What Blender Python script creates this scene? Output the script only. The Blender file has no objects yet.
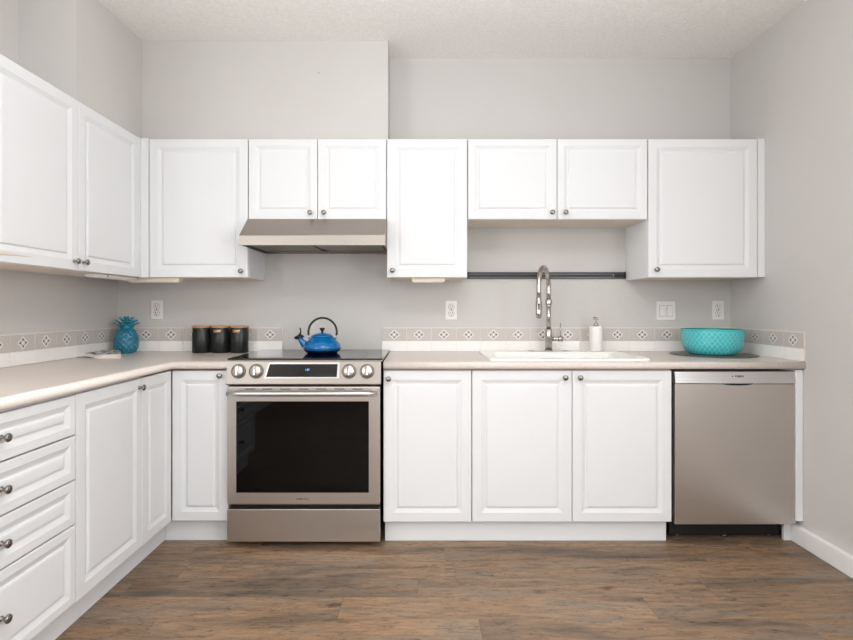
import bpy, bmesh, math, random
from mathutils import Vector, Matrix

# ------------------------------------------------------------------ camera, light, exposure
S = bpy.context.scene
C = S.collection
PI = math.pi
CAMY = -3.25
FPX = 528.0

cam_d = bpy.data.cameras.new('camera')
cam = bpy.data.objects.new('camera', cam_d)
C.objects.link(cam)
cam.location = (0, CAMY, 1.178)
cam.rotation_euler = (PI / 2, 0, 0)
cam_d.sensor_width = 36
cam_d.lens = FPX / 853 * 36
cam_d.shift_x = 6.5 / 853
cam_d.shift_y = -11.5 / 853
cam_d.clip_start = 0.05
S.camera = cam

S.view_settings.view_transform = 'Standard'
S.view_settings.look = 'None'
S.view_settings.gamma = 1
S.view_settings.exposure = -0.10
S.view_settings.use_curve_mapping = False

world = bpy.data.worlds.new('world')
S.world = world
world.use_nodes = True
world.node_tree.nodes['Background'].inputs[0].default_value = (0.95, 0.98, 1.0, 1)
world.node_tree.nodes['Background'].inputs[1].default_value = 1.0


def light(name, kind, loc, rot, energy, color, **kw):
    d = bpy.data.lights.new(name, kind)
    d.energy = energy
    d.color = color
    for k, v in kw.items():
        setattr(d, k, v)
    o = bpy.data.objects.new(name, d)
    o.location = loc
    o.rotation_euler = rot
    C.objects.link(o)
    return o


# ceiling lamp over the kitchen floor, plus unseen fill lights added
# to lift the ceiling and the camera-facing fronts
light('ceiling_lamp_light', 'POINT', (0.0, -2.3, 2.56), (0, 0, 0), 19, (0.93, 0.967, 1.0), shadow_soft_size=0.12)
light('ceiling_fill', 'AREA', (0.1, -2.3, 2.0), (PI, 0, 0), 24, (0.93, 0.967, 1.0), shape='DISK', size=0.45)  # upward disc added to brighten the ceiling, not a fixture
light('rear_fill', 'AREA', (-0.15, -5.95, 1.55), (PI / 2, 0, 0), 30, (0.93, 0.967, 1.0),
      shape='RECTANGLE', size=3.0, size_y=1.7)  # panel added behind the camera as frontal fill
light('room_point_fill', 'POINT', (0.6, -4.1, 2.0), (0, 0, 0), 18, (0.93, 0.967, 1.0), shadow_soft_size=0.2)  # point fill added at the unseen end of the room


# unseen side panels added to brighten the side walls and left cabinets
light('side_fill', 'AREA', (-1.84, -3.05, 1.5), (0, -PI / 2, 0), 42, (0.93, 0.967, 1.0), shape='RECTANGLE', size=1.5, size_y=1.5)
light('side_fill', 'AREA', (1.87, -3.05, 1.5), (0, PI / 2, 0), 46, (0.93, 0.967, 1.0), shape='RECTANGLE', size=1.5, size_y=1.5)


# ------------------------------------------------------------------ materials
def lin(c):
    def f(v):
        v /= 255.0
        return v / 12.92 if v <= 0.04045 else ((v + 0.055) / 1.055) ** 2.4
    return (f(c[0]), f(c[1]), f(c[2]), 1)


def mat(name, col, rough=0.5, metal=0.0, var=None, vscale=(8, 8, 8), vamt=0.5, bump=0.0, bscale=(60, 60, 60),
        spec=0.5, coat=0.0, rvar=0.0, detail=4):
    m = bpy.data.materials.new(name)
    m.use_nodes = True
    nt = m.node_tree
    b = nt.nodes['Principled BSDF']
    b.inputs['Base Color'].default_value = lin(col)
    b.inputs['Roughness'].default_value = rough
    b.inputs['Metallic'].default_value = metal
    b.inputs['Specular IOR Level'].default_value = spec
    b.inputs['Coat Weight'].default_value = coat
    tc = nt.nodes.new('ShaderNodeTexCoord')

    def noise(sc, det=detail):
        mp = nt.nodes.new('ShaderNodeMapping')
        mp.inputs['Scale'].default_value = sc
        nt.links.new(tc.outputs['Object'], mp.inputs[0])
        n = nt.nodes.new('ShaderNodeTexNoise')
        n.inputs['Scale'].default_value = 1
        n.inputs['Detail'].default_value = det
        nt.links.new(mp.outputs[0], n.inputs['Vector'])
        return n
    if var is not None:
        n = noise(vscale)
        r = nt.nodes.new('ShaderNodeValToRGB')
        r.color_ramp.elements[0].position = 0.5 - vamt * 0.5
        r.color_ramp.elements[1].position = 0.5 + vamt * 0.5
        r.color_ramp.elements[0].color = lin(var)
        r.color_ramp.elements[1].color = lin(col)
        nt.links.new(n.outputs['Fac'], r.inputs[0])
        nt.links.new(r.outputs[0], b.inputs['Base Color'])
    if rvar:
        n = noise(vscale)
        mr = nt.nodes.new('ShaderNodeMapRange')
        mr.inputs['From Min'].default_value = 0.3
        mr.inputs['From Max'].default_value = 0.7
        mr.inputs['To Min'].default_value = rough - rvar
        mr.inputs['To Max'].default_value = rough + rvar
        nt.links.new(n.outputs['Fac'], mr.inputs[0])
        nt.links.new(mr.outputs[0], b.inputs['Roughness'])
    if bump:
        n = noise(bscale, 3)
        bp = nt.nodes.new('ShaderNodeBump')
        bp.inputs['Strength'].default_value = 1.0
        bp.inputs['Distance'].default_value = bump
        nt.links.new(n.outputs['Fac'], bp.inputs['Height'])
        nt.links.new(bp.outputs[0], b.inputs['Normal'])
    return m


def emit(name, col, strength):
    m = mat(name, col)
    b = m.node_tree.nodes['Principled BSDF']
    b.inputs['Emission Color'].default_value = lin(col)
    b.inputs['Emission Strength'].default_value = strength
    return m


M = {}
M['wall'] = mat('wall_paint', (203, 199, 195), 0.75, var=(200, 196, 192), vscale=(2, 2, 2), bump=0.0002, bscale=(180, 180, 180))
M['ceiling'] = mat('ceiling_texture', (251, 249, 246), 0.9, var=(243, 240, 236), vscale=(70, 70, 70), vamt=0.3, bump=0.0035, bscale=(75, 75, 75))
M['white'] = mat('white_thermofoil', (227, 227, 228), 0.6, var=(225, 225, 226), vscale=(3, 3, 3), spec=0.15)
M['base_white'] = M['white']
M['trim'] = mat('trim_paint', (238, 236, 234), 0.35, var=(235, 233, 231), vscale=(5, 5, 5))
M['under'] = mat('cabinet_underside', (228, 217, 205), 0.5, var=(220, 208, 195), vscale=(3, 40, 3))
M['strip'] = mat('cream_plastic', (238, 226, 205), 0.4, var=(232, 219, 197), vscale=(9, 9, 9))
M['counter'] = mat('counter_laminate', (226, 214, 206), 0.28, var=(208, 196, 187), vscale=(160, 160, 160), vamt=0.5)
M['tile_white'] = mat('tile_glaze', (246, 242, 238), 0.15, var=(243, 238, 234), vscale=(14, 14, 14), bump=0.0004, bscale=(25, 25, 25))
M['tile_band'] = mat('tile_stone_band', (214, 206, 200), 0.45, var=(180, 171, 164), vscale=(230, 230, 230), vamt=0.35)
M['grout'] = mat('grout', (226, 217, 207), 0.8, var=(218, 208, 198), vscale=(60, 60, 60))
M['petal'] = mat('tile_dark_mark', (112, 103, 97), 0.4, var=(92, 84, 79), vscale=(90, 90, 90))
M['steel'] = mat('brushed_steel', (205, 198, 192), 0.34, 1.0, var=(200, 193, 187), vscale=(3, 3, 500))
M['hood_steel'] = mat('hood_brushed_steel', (168, 159, 151), 0.42, 1.0, var=(162, 153, 145), vscale=(3, 3, 400))
M['steel_side'] = mat('brushed_steel_dark', (120, 113, 107), 0.35, 1.0, var=(112, 105, 99), vscale=(3, 220, 3))
M['steel_light'] = mat('fascia_steel', (222, 221, 220), 0.34, 1.0, var=(200, 198, 196), vscale=(3, 3, 220))
M['chrome'] = mat('brushed_nickel', (196, 190, 184), 0.18, 1.0, var=(188, 182, 176), vscale=(40, 40, 40))
M['knob'] = mat('knob_nickel', (150, 144, 138), 0.22, 1.0, var=(142, 136, 130), vscale=(40, 40, 40))
M['black'] = mat('black_plastic', (18, 18, 18), 0.45, var=(22, 22, 22), vscale=(30, 30, 30))
M['void'] = mat('black_recess', (10, 10, 11), 0.6, var=(13, 13, 14), vscale=(30, 30, 30))
M['glass'] = mat('black_glass', (8, 8, 9), 0.05, spec=0.75, var=(10, 10, 11), vscale=(5, 5, 5))
M['oven_glass'] = mat('oven_glass', (3, 3, 4), 0.03, spec=0.26, var=(4, 4, 5), vscale=(5, 5, 5))
M['display'] = mat('display_glass', (28, 27, 27), 0.1, var=(32, 31, 31), vscale=(9, 9, 9))
M['digits'] = emit('blue_digits', (110, 185, 255), 1.6)
M['print'] = mat('printed_ink', (45, 44, 44), 0.5, var=(50, 49, 49), vscale=(9, 9, 9))
M['etch'] = mat('etched_ink', (96, 86, 78), 0.5, var=(90, 80, 72), vscale=(9, 9, 9))
M['sink'] = mat('sink_enamel', (246, 244, 240), 0.15, var=(243, 241, 237), vscale=(6, 6, 6))
M['kettle'] = mat('blue_enamel', (0, 104, 164), 0.12, var=(0, 97, 157), vscale=(8, 8, 8), coat=0.4)
M['kettle_base'] = mat('dark_blue_enamel', (12, 30, 62), 0.2, var=(9, 24, 54), vscale=(8, 8, 8))
M['teal'] = mat('teal_glaze', (0, 118, 145), 0.16, var=(0, 100, 130), vscale=(18, 18, 18), coat=0.5)
M['leaf_teal'] = mat('teal_glaze_crown', (40, 142, 152), 0.2, var=(8, 104, 122), vscale=(30, 30, 30), coat=0.4)
M['turq'] = mat('turquoise_glaze', (70, 186, 190), 0.25, var=(52, 172, 180), vscale=(12, 12, 12), coat=0.4)
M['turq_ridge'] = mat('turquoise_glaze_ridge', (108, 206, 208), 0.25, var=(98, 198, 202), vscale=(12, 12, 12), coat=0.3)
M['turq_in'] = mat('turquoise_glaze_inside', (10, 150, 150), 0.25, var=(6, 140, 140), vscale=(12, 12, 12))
M['slate'] = mat('grey_board', (98, 90, 86), 0.3, var=(80, 73, 70), vscale=(7, 25, 7))
M['can'] = mat('black_canister_paint', (22, 25, 24), 0.33, var=(26, 29, 28), vscale=(30, 30, 30))
M['wood'] = mat('lid_wood', (196, 150, 112), 0.5, var=(168, 118, 82), vscale=(6, 60, 6))
M['brass'] = mat('brass_plate', (214, 184, 140), 0.3, 1.0, var=(200, 170, 126), vscale=(30, 30, 30))
M['soap'] = mat('white_ceramic', (242, 238, 233), 0.3, var=(236, 231, 226), vscale=(30, 30, 30), bump=0.0006, bscale=(90, 90, 90))
M['plate'] = mat('plate_plastic', (236, 232, 228), 0.35, var=(233, 229, 225), vscale=(9, 9, 9))
M['grey_gap'] = mat('shadow_gap_plastic', (150, 145, 141), 0.6, var=(144, 139, 135), vscale=(9, 9, 9))
M['rail'] = mat('rail_steel', (110, 110, 112), 0.3, 1.0, var=(100, 100, 102), vscale=(3, 3, 100))
M['paper'] = mat('page_paper', (238, 232, 224), 0.6, var=(226, 218, 208), vscale=(3, 3, 500), vamt=0.4)
M['photo_print'] = mat('printed_page', (215, 214, 211), 0.4, var=(25, 27, 27), vscale=(38, 38, 38), vamt=0.05, detail=1)
M['filter'] = mat('filter_mesh', (150, 142, 134), 0.4, 1.0, var=(104, 98, 92), vscale=(260, 260, 260), vamt=0.3)


def floor_material():
    m = bpy.data.materials.new('wood_plank_floor')
    m.use_nodes = True
    nt = m.node_tree
    N, Lk = nt.nodes.new, nt.links.new
    b = nt.nodes['Principled BSDF']
    tc = N('ShaderNodeTexCoord')
    mp = N('ShaderNodeMapping')
    mp.inputs['Location'].default_value = (0.43, 0.03, 0)
    Lk(tc.outputs['Object'], mp.inputs[0])
    br = N('ShaderNodeTexBrick')
    br.offset = 0.0
    br.inputs['Scale'].default_value = 1
    br.inputs['Brick Width'].default_value = 1.22
    br.inputs['Row Height'].default_value = 0.152
    br.inputs['Mortar Size'].default_value = 0.0011
    br.inputs['Mortar Smooth'].default_value = 0.2
    br.inputs['Color1'].default_value = (0, 0, 0, 1)
    br.inputs['Color2'].default_value = (1, 1, 1, 1)
    br.inputs['Mortar'].default_value = (0.5, 0.5, 0.5, 1)
    sx = N('ShaderNodeSeparateXYZ'); Lk(mp.outputs[0], sx.inputs[0])
    dv = N('ShaderNodeMath'); dv.operation = 'DIVIDE'; dv.inputs[1].default_value = 0.152
    Lk(sx.outputs['Y'], dv.inputs[0])
    fl_ = N('ShaderNodeMath'); fl_.operation = 'FLOOR'; Lk(dv.outputs[0], fl_.inputs[0])
    wn = N('ShaderNodeTexWhiteNoise'); wn.noise_dimensions = '1D'; Lk(fl_.outputs[0], wn.inputs['W'])
    ad = N('ShaderNodeMath'); ad.operation = 'MULTIPLY_ADD'; ad.inputs[1].default_value = 1.22
    Lk(wn.outputs['Value'], ad.inputs[0]); Lk(sx.outputs['X'], ad.inputs[2])
    cmb = N('ShaderNodeCombineXYZ'); Lk(ad.outputs[0], cmb.inputs['X']); Lk(sx.outputs['Y'], cmb.inputs['Y'])
    Lk(cmb.outputs[0], br.inputs['Vector'])
    # per-plank shift of the grain
    sh = N('ShaderNodeVectorMath'); sh.operation = 'MULTIPLY_ADD'
    sh.inputs[1].default_value = (7.3, 3.1, 5.7)
    Lk(br.outputs['Color'], sh.inputs[0]); Lk(mp.outputs[0], sh.inputs[2])

    def noise(sc, det, rough=0.6, dist=0.0):
        mm = N('ShaderNodeMapping')
        mm.inputs['Scale'].default_value = sc
        Lk(sh.outputs[0], mm.inputs[0])
        n = N('ShaderNodeTexNoise')
        n.inputs['Scale'].default_value = 1
        n.inputs['Detail'].default_value = det
        n.inputs['Roughness'].default_value = rough
        n.inputs['Distortion'].default_value = dist
        Lk(mm.outputs[0], n.inputs['Vector'])
        return n.outputs['Fac']

    def ramp(src, stops):
        r = N('ShaderNodeValToRGB')
        e = r.color_ramp.elements
        e[0].position, e[0].color = stops[0]
        e[1].position, e[1].color = stops[-1]
        for p, c in stops[1:-1]:
            x = e.new(p); x.color = c
        Lk(src, r.inputs[0])
        return r.outputs[0]

    def mix(kind, fac, a, c):
        x = N('ShaderNodeMix'); x.data_type = 'RGBA'; x.blend_type = kind
        if isinstance(fac, float): x.inputs[0].default_value = fac
        else: Lk(fac, x.inputs[0])
        for i, v in ((6, a), (7, c)):
            if isinstance(v, tuple): x.inputs[i].default_value = v
            else: Lk(v, x.inputs[i])
        return x.outputs[2]
    big = ramp(noise((0.9, 6, 1), 4, 0.6, 0.7), [(0.36, lin((98, 84, 72))), (0.45, lin((127, 105, 85))), (0.54, lin((148, 119, 92))), (0.64, lin((134, 117, 99)))])
    plank = ramp(br.outputs['Color'], [(0.0, (0.80, 0.80, 0.81, 1)), (1.0, (1.10, 1.07, 1.04, 1))])
    c = mix('MULTIPLY', 1.0, big, plank)
    grain = ramp(noise((7, 42, 1), 8, 0.85, 0.5), [(0.38, (0.42, 0.39, 0.37, 1)), (0.48, (0.93, 0.93, 0.93, 1)), (0.62, (1.28, 1.26, 1.24, 1))])
    c = mix('MULTIPLY', 0.75, c, grain)
    # grey weathered wash
    wash = ramp(noise((1.6, 16, 1), 6, 0.7, 0.8), [(0.5, (0, 0, 0, 1)), (0.62, (1, 1, 1, 1))])
    c = mix('MIX', mix('MULTIPLY', 1.0, wash, (0.45, 0.45, 0.45, 1)), c, lin((120, 113, 102)))
    # dark saw marks and cracks
    dark = ramp(noise((10, 34, 1), 8, 0.85, 1.8), [(0.545, (1, 1, 1, 1)), (0.60, (0.38, 0.33, 0.30, 1))])
    c = mix('MULTIPLY', 0.8, c, dark)
    vm = N('ShaderNodeMapping'); vm.inputs['Scale'].default_value = (2.2, 7.0, 1)
    wob = N('ShaderNodeTexNoise'); wob.inputs['Scale'].default_value = 9
    Lk(sh.outputs[0], wob.inputs['Vector'])
    wa = N('ShaderNodeVectorMath'); wa.operation = 'MULTIPLY_ADD'; wa.inputs[1].default_value = (0.22, 0.05, 0)
    Lk(wob.outputs['Color'], wa.inputs[0]); Lk(sh.outputs[0], wa.inputs[2])
    Lk(wa.outputs[0], vm.inputs[0])
    vk = N('ShaderNodeTexVoronoi'); Lk(vm.outputs[0], vk.inputs['Vector'])
    vk.inputs['Scale'].default_value = 1
    knot = ramp(vk.outputs['Distance'], [(0.03, (0.38, 0.27, 0.22, 1)), (0.14, (1, 1, 1, 1))])
    c = mix('MULTIPLY', 0.95, c, knot)
    seam = ramp(br.outputs['Fac'], [(0.0, (1, 1, 1, 1)), (1.0, (0.62, 0.58, 0.55, 1))])
    c = mix('MULTIPLY', 0.7, c, seam)
    Lk(c, b.inputs['Base Color'])
    b.inputs['Roughness'].default_value = 0.42
    b.inputs['Specular IOR Level'].default_value = 0.4
    bp = N('ShaderNodeBump'); bp.inputs['Distance'].default_value = 0.0006
    Lk(noise((3.2, 85, 1), 6, 0.7, 0.4), bp.inputs['Height'])
    Lk(bp.outputs[0], b.inputs['Normal'])
    return m


M['floor'] = floor_material()


# ------------------------------------------------------------------ helpers
class MB:
    """collects shapes and links them as one mesh object"""
    def __init__(self):
        self.bm = bmesh.new()
        self.mats = []
        self.cur = 0
        self.xf = Matrix.Identity(4)

    def use(self, m):
        if m not in self.mats: self.mats.append(m)
        self.cur = self.mats.index(m)
        return self

    def _v(self, p): return self.bm.verts.new(self.xf @ Vector(p))

    def face(self, vs, smooth=False):
        try:
            f = self.bm.faces.new(vs)
        except ValueError:
            return None
        f.material_index = self.cur
        f.smooth = smooth
        return f

    def poly(self, pts, smooth=False): return self.face([self._v(p) for p in pts], smooth)

    def box(self, x0, x1, y0, y1, z0, z1, bev=0.0, seg=2):
        r = bmesh.ops.create_cube(self.bm, size=1)
        vs = r['verts']
        mtx = self.xf @ Matrix.Translation(((x0 + x1) / 2, (y0 + y1) / 2, (z0 + z1) / 2)) @ Matrix.Diagonal((x1 - x0, y1 - y0, z1 - z0, 1))
        bmesh.ops.transform(self.bm, matrix=mtx, verts=vs)
        fs = {f for v in vs for f in v.link_faces}
        for f in fs: f.material_index = self.cur
        if bev > 0:
            es = list({e for v in vs for e in v.link_edges})
            r = bmesh.ops.bevel(self.bm, geom=es, offset=bev, segments=seg, profile=0.5, affect='EDGES')
            for f in r['faces']: f.material_index = self.cur
        return self

    def lathe(self, prof, n=32, cap=True, origin=(0, 0, 0), axis='z', disp=None, smooth=True):
        """prof: list of (r, z)"""
        ox, oy, oz = origin
        rings = []
        for j, (r, z) in enumerate(prof):
            if r < 1e-6:
                ring = [(0.0, 0.0, z)]
            else:
                ring = []
                for i in range(n):
                    a = 2 * PI * i / n
                    rr = r + (disp(a, j, r, z) if disp else 0)
                    ring.append((rr * math.cos(a), rr * math.sin(a), z))
            out = []
            for (x, y, zz) in ring:
                if axis == 'z': p = (ox + x, oy + y, oz + zz)
                elif axis == '-y': p = (ox + x, oy - zz, oz + y)
                elif axis == 'x': p = (ox + zz, oy + x, oz + y)
                out.append(self._v(p))
            rings.append(out)
        for a, b in zip(rings, rings[1:]):
            if len(a) == 1 and len(b) == 1: continue
            for i in range(n):
                k = (i + 1) % n
                if len(a) == 1: self.face([a[0], b[k], b[i]], smooth)
                elif len(b) == 1: self.face([a[i], a[k], b[0]], smooth)
                else: self.face([a[i], a[k], b[k], b[i]], smooth)
        if cap:
            if len(rings[0]) > 1: self.face(list(reversed(rings[0])))
            if len(rings[-1]) > 1: self.face(rings[-1])
        return self

    def tube(self, pts, r, n=12, cap=True):
        pts = [Vector(p) for p in pts]
        rad = r if isinstance(r, (list, tuple)) else [r] * len(pts)
        rings = []
        up = None
        for i, p in enumerate(pts):
            if i == 0: t = pts[1] - p
            elif i == len(pts) - 1: t = p - pts[i - 1]
            else: t = (pts[i + 1] - pts[i - 1])
            t.normalize()
            if up is None:
                up = Vector((0, 0, 1)) if abs(t.z) < 0.9 else Vector((1, 0, 0))
            s = t.cross(up).normalized()
            up = s.cross(t).normalized()
            rings.append([self._v(p + (s * math.cos(2 * PI * k / n) + up * math.sin(2 * PI * k / n)) * rad[i]) for k in range(n)])
        for a, b in zip(rings, rings[1:]):
            for k in range(n):
                q = (k + 1) % n
                self.face([a[k], a[q], b[q], b[k]], True)
        if cap:
            self.face(list(reversed(rings[0]))); self.face(rings[-1])
        return self

    def prism(self, prof, x0, x1, smooth=False):
        """prof: closed (y, z) outline extruded along x"""
        a = [self._v((x0, y, z)) for y, z in prof]
        b = [self._v((x1, y, z)) for y, z in prof]
        n = len(prof)
        for i in range(n):
            k = (i + 1) % n
            self.face([a[i], a[k], b[k], b[i]], smooth)
        self.face(list(reversed(a))); self.face(b)
        return self

    def build(self, name, m=None, parent=None, loc=None):
        if m is not None:
            if m in self.mats: pass
            elif not self.mats: self.mats = [m]
            else: pass
        bmesh.ops.recalc_face_normals(self.bm, faces=self.bm.faces)
        me = bpy.data.meshes.new(name)
        self.bm.to_mesh(me)
        self.bm.free()
        for mm in (self.mats or [m]): me.materials.append(mm)
        o = bpy.data.objects.new(name, me)
        C.objects.link(o)
        if parent: o.parent = parent
        if loc: o.location = loc
        return o


def tag(o, label=None, cat=None, group=None, kind=None):
    if label: o['label'] = label
    if cat: o['category'] = cat
    if group: o['group'] = group
    if kind: o['kind'] = kind
    return o


def empty(name, label, cat, loc=(0, 0, 0), rz=0.0, group=None):
    o = bpy.data.objects.new(name, None)
    C.objects.link(o)
    o.location = loc
    o.rotation_euler = (0, 0, rz)
    o.empty_display_size = 0.05
    return tag(o, label, cat, group)


def struct(name, mb, m):
    return tag(mb.build(name, m), kind='structure')


def dup(o, parent=None):
    c = o.copy()
    C.objects.link(c)
    if parent is not None: c.parent = parent
    for ch in list(o.children):
        dup(ch, c)
    return c


def text(name, s, size, m, parent, loc, rot=(PI / 2, 0, 0), bold=0.0, label=None):
    cu = bpy.data.curves.new(name, 'FONT')
    cu.body = s
    cu.size = size
    cu.align_x = 'CENTER'
    cu.align_y = 'CENTER'
    cu.extrude = 0.0003
    cu.offset = bold
    t = bpy.data.objects.new(name + '_tmp', cu)
    C.objects.link(t)
    bpy.context.view_layer.update()
    me = bpy.data.meshes.new_from_object(t)
    bpy.data.objects.remove(t)
    me.materials.clear(); me.materials.append(m)
    o = bpy.data.objects.new(name, me)
    C.objects.link(o)
    o.parent = parent
    o.location = loc
    o.rotation_euler = rot
    if label: o['label'] = label
    return o


# ------------------------------------------------------------------ the room
XL, XR = -1.861, 1.913
YR = -6.0
T = 0.12
DY_BASE = -0.61      # plane of the lower door fronts
DY_UP = -0.32        # plane of the upper door fronts
XL_BASE = -1.242     # plane of the left lower door fronts
XL_UP = -1.547
CT = 0.914


def ceil_z(y): return 2.718 + 0.02 * y


struct('floor', MB().box(XL - T, XR + T, YR - T, T, -0.1, 0.0), M['floor'])
struct('wall_back', MB().box(XL - T, XR + T, 0, T, 0.0, 2.9), M['wall'])
struct('wall_left', MB().box(XL - T, XL, YR, 0, 0.0, 2.9), M['wall'])
struct('wall_right', MB().box(XR, XR + T, YR, 0, 0.0, 2.9), M['wall'])
w = MB()
for a in ((XL - T, -1.75, 0, 2.9), (1.45, XR + T, 0, 2.9), (-1.75, 1.45, 0, 0.65), (-1.75, 1.45, 2.45, 2.9)):
    w.box(a[0], a[1], YR - T, YR, a[2], a[3])
struct('wall_rear', w, M['wall'])
c = MB()
a = [(XL - T, YR - T, ceil_z(YR - T)), (XR + T, YR - T, ceil_z(YR - T)), (XR + T, T, ceil_z(T)), (XL - T, T, ceil_z(T))]
vs = [c._v(p) for p in a]; vt = [c._v((p[0], p[1], 3.0)) for p in a]
c.face(vs); c.face(vt)
for i in range(4): c.face([vs[i], vs[(i + 1) % 4], vt[(i + 1) % 4], vt[i]])
struct('ceiling', c, M['ceiling'])
# bulkheads above the wall cabinets
struct('wall_bulkhead_back', MB().box(-1.5945, -0.184, -0.222, 0, 2.1215, 2.9), M['wall'])
struct('wall_bulkhead_left', MB().box(XL, -1.595, -0.80, 0, 2.1215, 2.9), M['wall'])
# unseen window added behind the camera to go with the rear fill
wf = MB()
for a in ((-1.75, -1.70, 0.65, 2.45), (1.40, 1.45, 0.65, 2.45), (-1.70, 1.40, 0.65, 0.70), (-1.70, 1.40, 2.40, 2.45), (-0.17, -0.13, 0.70, 2.40)):
    wf.box(a[0], a[1], YR - 0.08, YR - 0.02, a[2], a[3])
struct('added_window_1', wf, M['trim'])
wf = MB()  # frame added around the left fill panel, on uncut wall
for a in ((-3.85, -3.80, 0.7, 2.3), (-2.30, -2.25, 0.7, 2.3), (-3.80, -2.30, 0.7, 0.75), (-3.80, -2.30, 2.25, 2.3)):
    wf.box(XL, XL + 0.04, a[0], a[1], a[2], a[3])
struct('added_window_2', wf, M['trim'])
wf = MB()  # matching frame added around the right fill panel
for a in ((-3.85, -3.80, 0.7, 2.3), (-2.30, -2.25, 0.7, 2.3), (-3.80, -2.30, 0.7, 0.75), (-3.80, -2.30, 2.25, 2.3)):
    wf.box(XR - 0.04, XR, a[0], a[1], a[2], a[3])
struct('added_window_3', wf, M['trim'])
# baseboards
def baseboard(name, pts_box):
    return struct(name, MB().box(*pts_box, bev=0.004), M['trim'])


baseboard('baseboard_right', (XR - 0.030, XR, YR, -0.568, 0.0, 0.088))
baseboard('baseboard_left', (XL, XL + 0.013, YR, -2.24, 0.0, 0.088))
# the tiny mark left by an old nail in the bulkhead
struct('trim_1', MB().lathe([(0.003, 0), (0.003, 0.002), (0, 0.003)], 8, origin=(-0.580, -0.2221, 2.529), axis='-y'), M['petal'])

# ------------------------------------------------------------------ cabinets
def rect_rings(mb, w, h, rings, x0=0, z0=0, t=0.019):
    """rings: list of (inset, y); quads between successive rectangles, then the field"""
    prev = None
    first = None
    for ins, y in rings:
        r = [mb._v((x0 + ins, y, z0 + ins)), mb._v((x0 + w - ins, y, z0 + ins)),
             mb._v((x0 + w - ins, y, z0 + h - ins)), mb._v((x0 + ins, y, z0 + h - ins))]
        if prev:
            for i in range(4):
                mb.face([prev[i], prev[(i + 1) % 4], r[(i + 1) % 4], r[i]])
        else:
            first = r
        prev = r
    mb.face(prev)
    mb.face(list(reversed(first)))


def panel(name, parent, x0, x1, z0, z1, frame=0.046, t=0.019, m=None):
    mb = MB()
    f = frame
    rect_rings(mb, x1 - x0, z1 - z0,
               [(0.0, t), (0.0, 0.0025), (0.001, 0.0008), (0.0025, 0.0), (f, 0.0), (f + 0.002, 0.0012), (f + 0.019, 0.0088),
                (f + 0.0235, 0.0094), (f + 0.026, 0.0036), (f + 0.030, 0.0020), (f + 0.036, 0.0015)])
    o = mb.build(name, m or M['white'], parent)
    o.location = (x0, 0, z0)
    return o


def knob_mesh():
    mb = MB()
    mb.lathe([(0.0085, 0.0), (0.0085, 0.002), (0.006, 0.004), (0.0052, 0.012), (0.0075, 0.016), (0.0125, 0.019),
              (0.0138, 0.022), (0.0128, 0.0255), (0.009, 0.028), (0.0, 0.029)], 20, axis='-y')
    return mb


_knob = None


def add_knob(panel_obj, x, z, name='knob'):
    """x, z local to the cabinet"""
    global _knob
    if _knob is None:
        o = knob_mesh().build(name, M['knob'], panel_obj)
        _knob = o
    else:
        o = _knob.copy()
        C.objects.link(o)
        o.parent = panel_obj
    o.name = name
    o.location = (x - panel_obj.location.x, 0.0, z - panel_obj.location.z)
    return o


def carcass(parent, x0, x1, depth, z0, z1, front=0.0195, top=True, under=False, name='body'):
    mb = MB()
    th = 0.016
    mb.box(x0, x0 + th, front, depth, z0, z1)
    mb.box(x1 - th, x1, front, depth, z0, z1)
    mb.box(x0 + th, x1 - th, depth - 0.006, depth, z0, z1)
    if not under: mb.box(x0 + th, x1 - th, front, depth - 0.006, z0, z0 + th)
    if top: mb.box(x0 + th, x1 - th, front, depth - 0.006, z1 - th, z1)
    else: mb.box(x0 + th, x1 - th, front, front + 0.02, z1 - 0.06, z1)
    b = mb.build(name, M['white'], parent)
    if under:
        o = MB().box(x0 + th + 0.0002, x1 - th - 0.0002, front, depth - 0.006, z0, z0 + th).build('bottom_panel', M['under'], parent)
        o['label'] = 'beige underside panel'
    return b


G = 0.0018


def cabinet(name, label, cat, loc, rz, w, depth, z0, z1, doors, top=True, under=False, drawers=(), body=True, frame=0.046):
    t = empty(name, label, cat, loc, rz)
    if body: carcass(t, 0, w, depth, z0, z1, top=top, under=under)
    for (a, b, kx, kz) in doors:
        d = panel('door', t, a + G, b - G, z0 + 0.001, z1 - 0.003, frame)
        if kx is not None: add_knob(d, kx, kz)
    for (za, zb) in drawers:
        d = panel('drawer', t, G, w - G, za + G, zb - G, 0.030)
        add_knob(d, w / 2, (za + zb) / 2)
    return t


def bx(px): return (px - 420) / 200.0     # x of a point on the lower door plane
def ux(px): return (px - 420) / 180.2     # x of a point on the upper door plane


ZB0, ZB1 = 0.110, 0.870
# --- lower run, right of the range
F0, F1, H1x = -0.184, 0.2585, 1.2590
c1 = cabinet('base_cabinet', 'white single-door lower cabinet directly right of the stainless range', 'cabinet',
             (F0, DY_BASE, 0), 0, F1 - F0, 0.606, ZB0, ZB1, [(0, F1 - F0, bx(388.7) - F0, 0.828)], top=False)
c2 = cabinet('sink_cabinet', 'wide white two-door lower cabinet beneath the sink', 'cabinet',
             (F1 + 0.001, DY_BASE, 0), 0, H1x - F1, 0.606, ZB0, ZB1,
             [(0, bx(572) - F1, bx(564.4) - F1, 0.833), (bx(572) - F1, H1x - F1, bx(579.2) - F1, 0.833)], top=False)
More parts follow.
